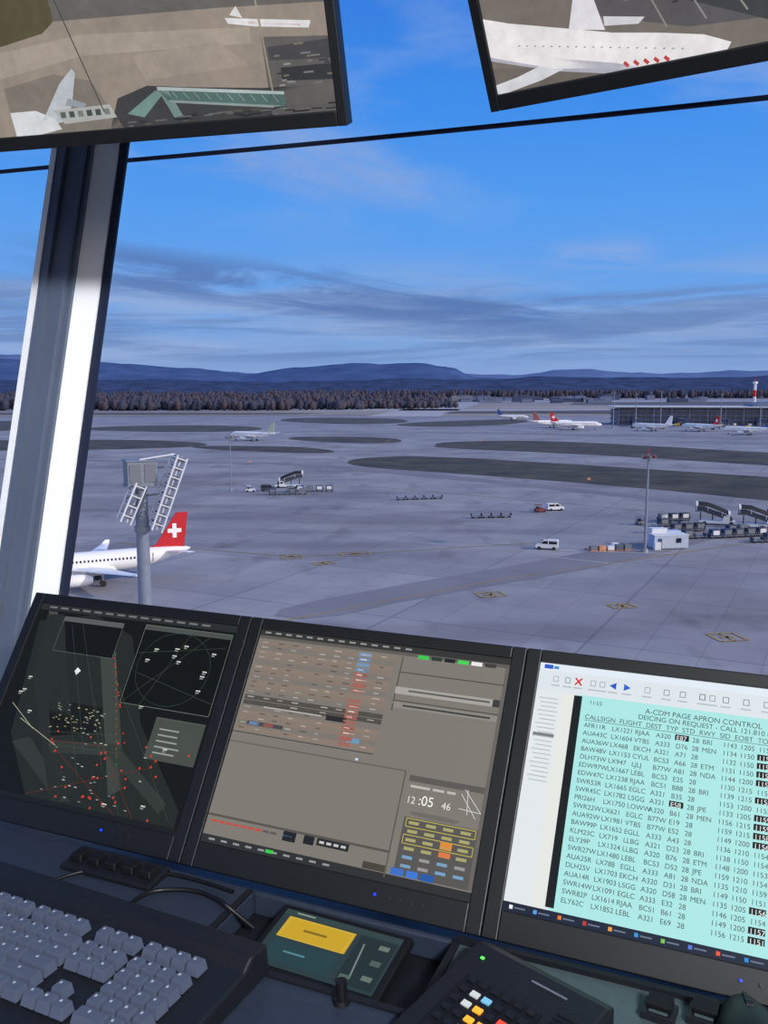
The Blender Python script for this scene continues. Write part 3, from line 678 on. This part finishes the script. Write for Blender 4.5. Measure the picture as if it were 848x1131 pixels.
# --- monitor 2: flight strips
s=Scr(.37,.296,mons[1]);G0=(126,121,114);s.rect(0,0,1,1,G0);s.up()
s.rect(0,0,1,.03,(52,52,52));s.rect(0,.03,1,.045,(96,92,88))
for i in range(18):
    t=.055+i*.0245
    s.rect(.01,t,.575,t+.0215,[(134,120,110),(124,117,111),(138,122,110)][(i*7)%3] if i not in(11,12) else (80,76,72))
s.rect(.0,.5,.57,.504,(60,58,56));s.rect(.6,.12,.99,.125,(78,76,72));s.rect(.6,.19,.985,.222,(168,164,160));s.rect(.6,.25,.985,.255,(80,78,74));s.rect(.6,.26,.985,.285,(140,136,132))
s.rect(.6,.05,.605,.30,(86,82,78));s.rect(.0,.545,.70,.55,(96,92,88));s.rect(.70,.545,.705,.98,(92,88,84));s.rect(.72,.56,.99,.585,(92,88,86))
s.rect(.0,.875,.70,.885,(86,82,78));s.rect(.73,.73,.985,.96,(88,86,84));s.rect(0,.965,1,1,(46,48,50));s.rect(.985,.03,1,.96,(104,100,96));s.up()
for i in range(18):
    t=.061+i*.0245
    for a in(.02,.09,.15,.21,.27,.33,.39,.46,.52):
        if R.random()<.8: s.rect(a,t,a+R.uniform(.016,.030),t+.005,R.choice([(176,170,164),(160,155,150),(88,84,80)]))
for i in range(18):
    t=.055+i*.0245;c=[(116,146,178),(110,138,170),(166,96,86),(156,104,94)][(0 if i<4 else 2)+i%2]
    if i not in(8,): s.rect(.43,t,.48,t+.018,c);s.rect(.44,t+.006,.465,t+.011,(215,210,205))
s.rect(.10,.370,.34,.376,(180,175,168));s.rect(.36,.365,.44,.388,(40,40,42));s.rect(.05,.445,.2,.463,(70,70,78));s.rect(.06,.447,.10,.461,(110,150,200));s.rect(.12,.447,.16,.461,(180,90,74))
s.rect(.46,.448,.51,.47,(110,150,180));s.rect(.51,.53,.52,.54,(200,220,240))
for i in range(14): s.rect(.02+i*.045,.010,.045+i*.045,.018,(150,150,150))
for i,c in enumerate([(60,200,80),(40,60,50),(30,34,40),(70,210,90),(235,235,235),(60,60,60)]): s.rect(.66+i*.05,.035,.70+i*.05,.052,c)
s.rect(.65,.20,.95,.208,(90,88,86));s.rect(.64,.268,.96,.276,(60,60,58));s.rect(.96,.19,.985,.222,(60,60,60))
for i in range(9): s.rect(.02+i*.03,.90,.045+i*.03,.910,(190,80,64) if i<7 else (90,88,86))
s.rect(.31,.885,.36,.925,(30,34,40));s.rect(.31,.893,.345,.905,(110,170,220));s.rect(.39,.885,.43,.92,(30,34,40));s.rect(.395,.893,.425,.9,(230,220,120));s.rect(.44,.885,.56,.915,(40,42,44))
s.rect(.62,.935,.70,.962,(70,68,60));s.rect(.63,.94,.665,.955,(215,150,80));s.rect(.72,.935,.765,.962,(60,110,200));s.rect(.775,.935,.815,.962,(60,120,210));s.rect(.825,.935,.87,.962,(40,90,170));s.up()
for i in range(4): s.rect(.45+i*.027,.895,.468+i*.027,.905,(200,200,200))
for i in range(6):
    for a in(.75,.81,.87,.93):
        s.rect(a,.745+i*.034,a+.035,.757+i*.034,(170,165,110) if i<4 else R.choice([(120,160,195),(150,150,150)]))
s.frame(.74,.735,.98,.768,.0008,(205,190,70));s.frame(.74,.80,.98,.835,.0008,(205,190,70));s.rect(.87,.80,.91,.83,(220,140,60));s.rect(.87,.84,.91,.86,(220,120,70))
s.rect(.73,.60,.80,.610,(190,185,180));s.rect(.81,.60,.85,.610,(190,185,180));s.rect(.86,.60,.89,.610,(190,185,180))
for q in((.92,.58,.985,.665),(.985,.665,.91,.66),(.94,.68,.93,.58),(.91,.60,.97,.69)): s.line(*q,.0007,(225,225,225))
for i in range(8): s.rect(.73+R.uniform(0,.1),.70+R.uniform(0,.02),.85+R.uniform(0,.1),.704+R.uniform(.0,.02),(110,106,102))
for i in range(10): s.rect(.03+i*.05,.978,.055+i*.05,.986,(150,150,155))
s.rect(.26,.974,.29,.988,(60,200,80))
s.done();s.up()
s.text("12",.725,.675,.012,(225,222,216),'clock_hours');s.text(":05",.768,.675,.0165,(240,238,232),'clock_minutes');s.text("46",.85,.675,.012,(225,222,216),'clock_seconds')
# --- monitor 3: departure list
s=Scr(.37,.296,mons[2]);s.rect(0,0,1,1,(218,226,232));s.up()
s.rect(0,0,1,.03,(226,236,246));s.rect(0,.03,1,.12,(222,230,236));s.rect(0,.12,.085,.965,(226,232,236));s.rect(.085,.12,.13,.965,(230,232,228));s.rect(.14,.12,1,.965,(172,232,230))
s.rect(.0,.965,1,1,(28,38,58));s.up()
s.rect(.128,.125,.155,.955,(22,28,32));s.rect(.015,.006,.045,.024,(40,90,200));s.rect(.048,.01,.065,.022,(60,140,220))
for i,(a,c) in enumerate(((.06,(160,165,170)),(.10,(120,130,140)),(.135,(215,40,40)),(.185,(150,158,166)),(.215,(150,158,166)),(.25,(40,90,200)),(.295,(40,100,210)),(.36,(150,155,160)),(.42,(110,118,126)),(.47,(110,118,126)),(.53,(40,46,60)),(.56,(140,145,150)),(.60,(110,118,126)),(.66,(110,118,126)),(.72,(110,118,126)),(.78,(110,118,126)))):
    if i==2: s.line(a-.01,.05,a+.012,.08,.002,c);s.line(a-.01,.08,a+.012,.05,.002,c)
    elif i==5: s.poly([(a-.012,.065),(a+.01,.05),(a+.01,.08)],c)
    elif i==6: s.poly([(a+.012,.065),(a-.01,.05),(a-.01,.08)],c)
    else: s.frame(a-.008,.054,a+.008,.076,.0008,c)
    s.rect(a-.015,.09,a+.015,.096,(185,190,195))
for i in range(20):
    s.rect(.012+.006*(i%3),.15+i*.018,.075+.004*(i%2),.154+i*.018,(180,186,190))
s.rect(.01,.30,.08,.315,(120,125,130))
for i,c in enumerate([(240,240,240),(90,160,230),(240,120,40),(200,60,50),(240,160,60),(60,150,220),(120,200,80),(90,120,220),(230,90,60),(40,140,220),(240,200,80),(90,90,220)]): s.rect(.02+i*.075,.975,.031+i*.075,.989,c);s.rect(.036+i*.075,.980,.07+i*.075,.985,(110,120,145))
T0=.225;DT=.0322
for i in range(22):
    t=T0+i*DT
    if i in(1,2,3,4,6,8,9,10,11,18,20,21): s.rect(.70,t+.003,.745,t+.026,(14,18,20))
    if i in(0,2,3,5,7,8,9,12,17,20): s.rect(.765,t+.003,.81,t+.026,(14,18,20))
    if i in(9,10,15): s.rect(.82,t+.003,.86,t+.026,(14,18,20))
s.rect(.458,T0+.003,.50,T0+.026,(14,18,20));s.rect(.458,T0+8*DT+.003,.50,T0+8*DT+.026,(14,18,20))
s.line(.17,.222,.98,.222,.0006,(60,90,95));s.done();s.up()
tc1=(26,44,52)
al=['SWR','EDW','AUA','BAW','DLH','AFR','KLM','SWR','SWR','ELY','PRI']
rows=[]
for i in range(22):
    n=R.randint(10,99);l=R.choice('VWPRCH')
    rows.append((R.choice(al)+str(n)+l,'LX'+str(R.randint(300,2300)),R.choice(['LPPR','EGLC','LOWW','CYUL','LJLJ','EKCH','LEBL','SKBO','LLBG','EGLL','LSGG','VTBS','RJAA']),R.choice(['BCS1','A320','A321','B77W','A333','BCS3']),R.choice('ABDE')+str(R.randint(10,88)),'28',R.choice(['MEN','JPE','BRI','ETM','NDA','','','']),str(R.randint(1130,1159)),str(R.choice([1200,1205,1210,1215,1150])),str(R.randint(1150,1159)),R.choice(['1206','1215','','1218','']),''))
def colm(k,a,c=tc1,fil=None,sz=.0078):
    body="\n".join(r[k] if (fil is None or fil(i)) else ' ' for i,r in enumerate(rows))
    s.text(body,a,T0+.026,sz,c,'departure_list_column',line=DT*.296/sz)
W1=(225,232,232)
for k,a in((0,.172),(1,.262),(2,.335),(3,.40),(5,.51),(6,.54),(7,.60),(8,.65)): colm(k,a)
colm(4,.462,tc1,lambda i:i not in(0,8));colm(4,.462,W1,lambda i:i in(0,8))
colm(9,.703,W1,lambda i:i in(1,2,3,4,6,8,9,10,11,18,20,21));colm(9,.703,tc1,lambda i:i in(0,5,7,12,13,14,15,16,17,19))
colm(9,.768,W1,lambda i:i in(0,2,3,5,7,8,9,12,17,20));colm(10,.822,(190,90,80),lambda i:i not in(9,10,15));colm(8,.88,tc1,lambda i:i%3==0)
s.text("A-CDM PAGE APRON CONTROL",.36,.162,.0088,tc1);s.text("DEICING ON REQUEST - CALL 121.810 FOR COORDINATION",.34,.188,.0082,tc1)
s.text("CALLSIGN  FLIGHT  DEST  TYP  STD  RWY  SID  EOBT  TOBT  TSAT  ATOT",.172,.217,.0080,tc1);s.text("11:55",.18,.155,.007,tc1)
# ---------------------------------------------------------------- overhead monitors
def overhead(corner,yaw,lean,side,Wd,Hd):
    bl=.014;n=Vector((math.sin(yaw),math.cos(yaw),0));u=Vector((math.cos(yaw),-math.sin(yaw),0))
    e_=n*math.sin(lean)+Vector((0,0,math.cos(lean)))
    c=Vector(corner)-u*side*(Wd/2+bl)+e_*(Hd/2+.02)
    e=monitor('ceiling_monitor',c,yaw,lean,Wd,Hd,bl,.014,.02,.022)
    Rm=Matrix.Rotation(lean,3,'X')
    tl=Rm@Vector((0,.22,0));up=Rm@Vector((0,.22,EYE+CZ-c.z))
    b=MB();b.cyl((0,.03,0),tl,.025,.025,M['bez'],12);b.cyl(tl,up,.022,.022,M['bez'],12);b.box((0,.05,0),(.2,.02,.2),M['bez']);b.obj('ceiling_arm',e)
    return e
CL=Vector((-.049,1.3125,EYE+.355));CRr=Vector((.143,1.262,EYE+.358))
e1=overhead(CL,math.radians(15),math.radians(-22.8),1,.80,.45)
e2=overhead(CRr,math.radians(34),math.radians(-29.9),-1,.80,.45)
s=Scr(.80,.45,e1,em2);s.rect(0,0,1,1,(150,138,128));s.up()
s.tf=lambda a,t:(1-(1-a)*.91,(1-(1-t)*.728) if t>.3 else t*1.635)
s.poly([(0,0),(.45,0),(.45,.56),(.42,.60),(.3,.64),(0,.66)],(86,80,58));s.poly([(.45,0),(1,0),(1,.60),(.8,.58),(.45,.56)],(104,100,98))
s.poly([(.30,.66),(.5,.62),(.85,.66),(.85,.72),(.5,.70),(.3,.76)],(164,152,140));s.poly([(.87,.70),(1,.72),(1,1),(.87,1)],(100,96,96))
s.poly([(.55,.88),(.62,.84),(.70,.86),(.86,.89),(1,.90),(1,1),(.52,1)],(66,66,68));s.poly([(.3,.80),(.42,.76),(.5,.80),(.55,1),(.3,1)],(128,120,112));s.up()
s.poly([(.60,.72),(.78,.70),(.84,.80),(.62,.82)],(158,146,136));s.poly([(.88,.74),(1,.73),(1,.80),(.88,.79)],(74,74,78));s.poly([(.90,.82),(1,.82),(1,.88),(.90,.87)],(56,58,62))
s.poly([(.565,.945),(.635,.862),(.655,.87),(.60,.965)],(116,146,138));s.poly([(.64,.858),(.66,.855),(.685,.975),(.665,.975)],(116,140,136))
s.poly([(.64,.858),(.90,.920),(.90,.975),(.66,.912)],(84,110,106));s.up()
s.poly([(.64,.848),(.90,.910),(.90,.922),(.64,.862)],(176,188,188));s.poly([(.66,.904),(.90,.966),(.90,.976),(.66,.914)],(138,152,150))
for i in range(10): s.line(.67+i*.023,.872+i*.0055,.68+i*.023,.900+i*.0055,.0012,(140,158,156))
s.poly([(.35,.98),(.385,.91),(.43,.80),(.465,.745),(.470,.765),(.450,.87),(.43,.95)],(188,194,200));s.poly([(.44,.86),(.48,.89),(.47,.905),(.43,.89)],(150,156,164))
s.poly([(.30,.90),(.36,.90),(.40,.94),(.41,.985),(.36,1),(.3,1)],(212,214,218));s.poly([(.40,.905),(.53,.90),(.54,.955),(.42,.965)],(172,174,172));s.up()
for i in range(6): s.rect(.415+i*.02,.915,.427+i*.02,.940,R.choice([(90,100,98),(120,126,122),(74,80,80)]))
s.poly([(.805,.618),(.85,.63),(.97,.66),(.965,.685),(.86,.66),(.81,.64)],(220,218,220));s.poly([(.815,.61),(.83,.58),(.84,.625)],(214,212,214));s.line(.85,.644,.95,.67,.002,(190,60,60))
for i in range(20):
    a=R.uniform(.89,.99);t=R.uniform(.73,.90);s.rect(a,t,a+R.uniform(.008,.02),t+.007,R.choice([(120,120,122),(60,62,66),(120,114,104),(150,150,150)]))
for i in range(34):
    a=R.uniform(.56,.99);t=R.uniform(.965,.995);s.rect(a,t,a+R.uniform(.01,.03),t+.006,R.choice([(100,100,102),(50,52,56),(90,84,78),(40,42,46)]))
s.up();s.line(.46,.45,.515,.93,.0018,(70,66,62));s.line(.868,.50,.878,.905,.0030,(150,142,124));s.done()
s=Scr(.80,.45,e2,em2);s.rect(0,0,1,1,(120,112,106));s.up()
s.poly([(.08,0),(1,0),(1,.94),(.45,.95),(.31,.93),(.22,.88),(.15,.84)],(92,90,92));s.poly([(0,.93),(.12,.965),(.2,1),(0,1)],(112,104,98));s.up()
s.poly([(0,.80),(.04,.825),(.09,.85),(.20,.905),(.27,.93),(.33,.955),(.366,.985),(.36,1.0),(.22,1.0),(.10,.962),(0,.90)],(232,228,230));s.poly([(.0,.875),(.10,.935),(.20,.98),(.23,1.0),(.18,1),(.10,.968),(0,.91)],(176,176,188))
s.poly([(.0,.975),(.04,.965),(.10,.94),(.14,.958),(.08,.985),(.02,1),(0,1)],(214,214,220));s.poly([(.135,.875),(.152,.785),(.175,.785),(.19,.895)],(222,220,226));s.poly([(.19,.862),(.25,.885),(.24,.898),(.19,.885)],(210,210,216))
s.poly([(.30,.86),(.40,.88),(.55,.85),(.56,.94),(.42,.955)],(66,68,72));s.up()
for i in range(5): s.line(.212+i*.015,.982+i*.0015,.218+i*.015,.994+i*.0012,.0040,(190,70,66))
for i in range(20): s.rect(.05+i*.013,.885+i*.0048,.0535+i*.013,.888+i*.0048,(150,152,162))
for i in range(70):
    a=R.uniform(.21,.65);t=R.uniform(.76,.86)+(a-.21)*.22;s.rect(a,t,a+R.uniform(.005,.02),t+.005,R.choice([(120,120,124),(60,62,66),(150,148,145),(84,80,74)]))
for i in range(5): s.line(.25+i*.05,.80,.28+i*.055,.92,.002,(140,138,134))
s.done()
# ================================================================= CONSOLE
DZ=-.62
ce=empty('control_console',C(0,0,0),(0,0,-YAW))
b=MB();ra0,ra1,rb0,rb1=-.552,-.292,.77,.897
b.bb(-2.3,ra0,.33,.905,DZ-.03,DZ,M['desk']);b.bb(ra1,1.3,.33,.905,DZ-.03,DZ,M['desk2']);b.bb(ra0,ra1,.33,rb0,DZ-.03,DZ,M['desk']);b.bb(ra0,ra1,rb1,.905,DZ-.03,DZ,M['desk'])
cabobj(b,'desk_top',ce,bevel=.003)
b=MB();b.bb(ra0-.01,ra1+.01,rb0-.01,.905,DZ-.045,DZ-.031,M['plastic']);b.bb(-2.3,1.3,.905,1.30,-.70,-.66,M['desk']);cabobj(b,'rear_shelf',ce)
b=MB();b.bb(-2.25,1.25,.60,1.25,FZ,-.70,M['wall'])
for i in range(6): b.bb(-2.2+i*.58,-2.2+i*.58+.54,.585,.60,FZ+.1,-.72,M['desk'])
b.bb(-2.25,1.25,.40,.62,DZ-.09,DZ-.03,M['desk']);cabobj(b,'cabinet',ce,bevel=.002)
b=MB();lip=M['plastic'];b.bb(ra0-.008,ra1+.008,rb0-.008,rb0,DZ,DZ+.003,lip);b.bb(ra0-.008,ra0,rb0,rb1,DZ,DZ+.003,lip);b.bb(ra1,ra1+.008,rb0,rb1,DZ,DZ+.003,lip)
b.bb(-.29,1.2,.895,.903,DZ,DZ+.006,lip);cabobj(b,'tray_lip',ce)
e=empty('touch_panel',C(-.425,.845,DZ-.012),(math.radians(8),0,-YAW-.03))
b=MB();b.bb(-.085,.085,-.052,.052,-.012,0,M['bez']);b.obj('housing',e,bevel=.003)
s=Scr(.152,.088,e);s.rect(0,0,1,1,(42,60,64));s.up();s.rect(0,0,1,.10,(50,68,70));s.rect(.06,.12,.64,.5,(200,162,40));s.rect(.06,.56,.62,.92,(38,64,70));s.rect(.68,.12,.98,.95,(34,48,52));s.up()
s.frame(.08,.14,.62,.5,.0008,(216,184,80));s.line(.74,.25,.78,.85,.002,(120,130,126));s.rect(.86,.20,.94,.28,(104,118,114));s.rect(.86,.47,.94,.56,(80,94,90));s.rect(.70,.80,.78,.88,(80,100,95));s.rect(.86,.74,.94,.82,(100,115,110));s.rect(.24,.29,.44,.33,(130,104,30));s.rect(.2,.71,.38,.74,(80,130,140));s.rect(.1,.03,.26,.055,(140,150,140));s.done()
for ch in e.children:
    if ch.name.startswith('display'): ch.rotation_euler=(-math.pi/2,0,0);ch.location=(0,0,.0006)
b=MB();b.cyl((0,0,0),(0,0,.005),.009,.008,M['bez'],20);b.cyl((0,0,.005),(0,0,.024),.005,.006,M['bez'],16);b.obj('rotary_knob',None,C(-.365,.757,DZ+.0005))
# keyboard -----------------------------------------------------------
kx=empty('computer_keyboard',C(-.695,.665,DZ+.0008),(0,0,-YAW-.05))
b=MB();b.prism([(-.112,.0),(-.112,.016),(.070,.028),(.085,.038),(.112,.036),(.116,.0)],'x',-.235,.235,M['plastic']);b.obj('case',kx,bevel=.003)
M['key']=mat('keycap_grey',(78,86,106),.55);M['leg']=mat('keycap_legend',(180,186,196),.6)
b=MB();u_=.0188
def keyat(cx,cy,w,h=1):
    z=.018+(cy+.112)*.066
    b.box((cx,cy,z+.0045),(w*u_-.0018,h*u_-.0018,.011),M['key'],tx=(w*u_-.006)/(w*u_-.0018),ty=(h*u_-.006)/(h*u_-.0018),off=(0,.001))
    b.box((cx-.003,cy+.003,z+.0101),(.0025,.003,.0002),M['leg'])
X0=-.226
rowsk=[[1]*1+[-.6]+[1]*4+[-.3]+[1]*4+[-.3]+[1]*4,[1]*13+[1.9],[1.5]+[1]*12+[1.4],[1.8]+[1]*11+[2.1],[1.3]+[1]*11+[2.6],[1.3,1.2,1.3,6.2,1.3,1.2,1.2,1.2]]
for r,row in enumerate(rowsk):
    cy=.052-r*u_-(0 if r==0 else .006);x=X0
    for w in row:
        if w<0: x+=-w*u_;continue
        keyat(x+w*u_/2,cy,w);x+=w*u_
x1=X0+15.1*u_
for r in(0,1,2):
    for c in range(3): keyat(x1+(c+.5)*u_,.052-r*u_-(0 if r==0 else .006),1)
keyat(x1+1.5*u_,.052-4*u_-.006,1)
for c in range(3): keyat(x1+(c+.5)*u_,.052-5*u_-.006,1)
x2=x1+3.4*u_
for r in range(5):
    for c in range(4):
        if r==4 and c==0: keyat(x2+u_,.052-5*u_-.006,2)
        elif r==4 and c==1: pass
        else: keyat(x2+(c+.5)*u_,.052-(r+1)*u_-.006,1)
for c in range(4): keyat(x2+(c+.5)*u_,.052,1)
b.obj('keycaps',kx,bevel=.0006,seg=1)
curve('desk_cable',[C(-.66,.79,DZ+.01)-C(-.6,.85,DZ),C(-.68,.84,DZ+.004)-C(-.6,.85,DZ),C(-.62,.87,DZ+.004)-C(-.6,.85,DZ),C(-.575,.86,DZ+.004)-C(-.6,.85,DZ),C(-.56,.845,DZ+.012)-C(-.6,.85,DZ),C(-.53,.86,DZ-.02)-C(-.6,.85,DZ)],.0028,M['bez'],loc=C(-.6,.85,DZ))
curve('desk_cable',[C(-.8,.79,DZ+.004)-C(-.7,.85,DZ),C(-.79,.85,DZ+.004)-C(-.7,.85,DZ),C(-.70,.885,DZ+.004)-C(-.7,.85,DZ),C(-.62,.89,DZ+.004)-C(-.7,.85,DZ),C(-.57,.88,DZ+.006)-C(-.7,.85,DZ)],.0024,M['bez'],loc=C(-.7,.85,DZ))
e=empty('button_panel',C(-.74,.868,DZ+.0005),(0,0,-YAW));b=MB();b.prism([(-.022,0),(-.022,.006),(.022,.012),(.022,0)],'x',-.07,.07,M['plastic'])
for i in range(5):
    b.box((-.054+i*.027,0,.013),(.019,.022,.009),M['bez'],tx=.8,ty=.8)
b.obj('button_box',e,bevel=.0015)
# intercom
ic=empty('intercom_panel',C(-.206,.758,DZ+.0008),(0,0,-YAW-.36))
b=MB();b.prism([(-.085,0),(-.085,.010),(-.07,.014),(.075,.036),(.088,.032),(.088,0)],'x',-.078,.078,M['plastic']);b.obj('case',ic,bevel=.004)
b=MB()
def onic(x,y,w,h,t,m):
    z=.014+(y+.07)*(.022/.145);b.box((x,y,z+t/2),(w,h,t),m,Matrix.Rotation(.152,3,'X'))
E=lambda n,c,e:mat(n,c,.4,emit=c,es=e)
Mo=E('key_amber',(240,150,40),.9);Mr=E('key_red',(220,60,40),.7);Mb=E('key_cyan',(110,170,200),.4);Mg=E('led_green',(80,220,80),1.2);Mw=E('key_white',(190,195,190),.3)
onic(-.012,-.008,.088,.082,.0012,M['bez'])
for r in range(6):
    for c in range(6):
        m={(3,2):Mo,(2,3):Mo,(3,4):Mr,(2,2):Mo,(4,1):Mw,(4,2):Mb,(3,1):Mw,(1,4):Mo,(1,2):Mo}.get((r,c),M['plastic'])
        onic(-.047+c*.0140,-.042+r*.0138,.009,.0065,.003,m)
onic(-.058,.058,.004,.003,.001,Mg);b.cyl((.060,-.03,.020),(.060,-.03,.034),.008,.007,M['bez'],24);onic(.02,.062,.04,.0018,.001,M['gsegrey'])
for i in range(8): onic(.055,.0+i*.006,.026,.002,.001,M['bez'])
b.obj('keys_and_display',ic)
for a,bb_ in((-.066,.862),(-.024,.872)):
    b=MB();b.box((0,0,.004),(.032,.026,.008),M['plastic']);b.box((0,.002,.012),(.024,.016,.009),M['bez'],Matrix.Rotation(.25,3,'X'));b.box((0,-.008,.0085),(.018,.004,.001),M['desk2']);b.obj('toggle_switch',None,C(a,bb_,DZ+.0005),(0,0,-YAW-.1),bevel=.0015)
b=MB();rings=[]
for i in range(9):
    t=i/8;x=-.055+.11*t;w=.034*math.sin(math.pi*(.12+.76*t))**.5;h=.036*math.sin(math.pi*(.10+.72*t))**.6
    rings.append([(w*math.cos(j*math.pi/8),x,h*max(0,math.sin(j*math.pi/8))) for j in range(9)]+[(-w*.5,x,0),(w*.5,x,0)])
b.loft(rings,M['bez']);b.bb(-.0015,.0015,.01,.05,.026,.031,M['plastic']);b.cyl((-.003,.03,.028),(.003,.03,.028),.008,.008,M['plastic'],14);b.obj('computer_mouse',None,C(.022,.838,DZ+.0005),(0,0,-YAW+.25))
# ---------------------------------------------------------------- camera
cd=bpy.data.cameras.new('camera');co=bpy.data.objects.new('camera',cd);SC.collection.objects.link(co);SC.camera=co
co.location=(0,0,EYE);co.rotation_euler=(math.pi/2-math.atan(140.5/1000),0,0)
cd.sensor_fit='VERTICAL';cd.sensor_height=24;cd.lens=24*1000/1131.0;cd.clip_start=.02;cd.clip_end=30000
SC.view_settings.view_transform='Standard';SC.view_settings.look='None';SC.view_settings.exposure=0;SC.view_settings.gamma=1
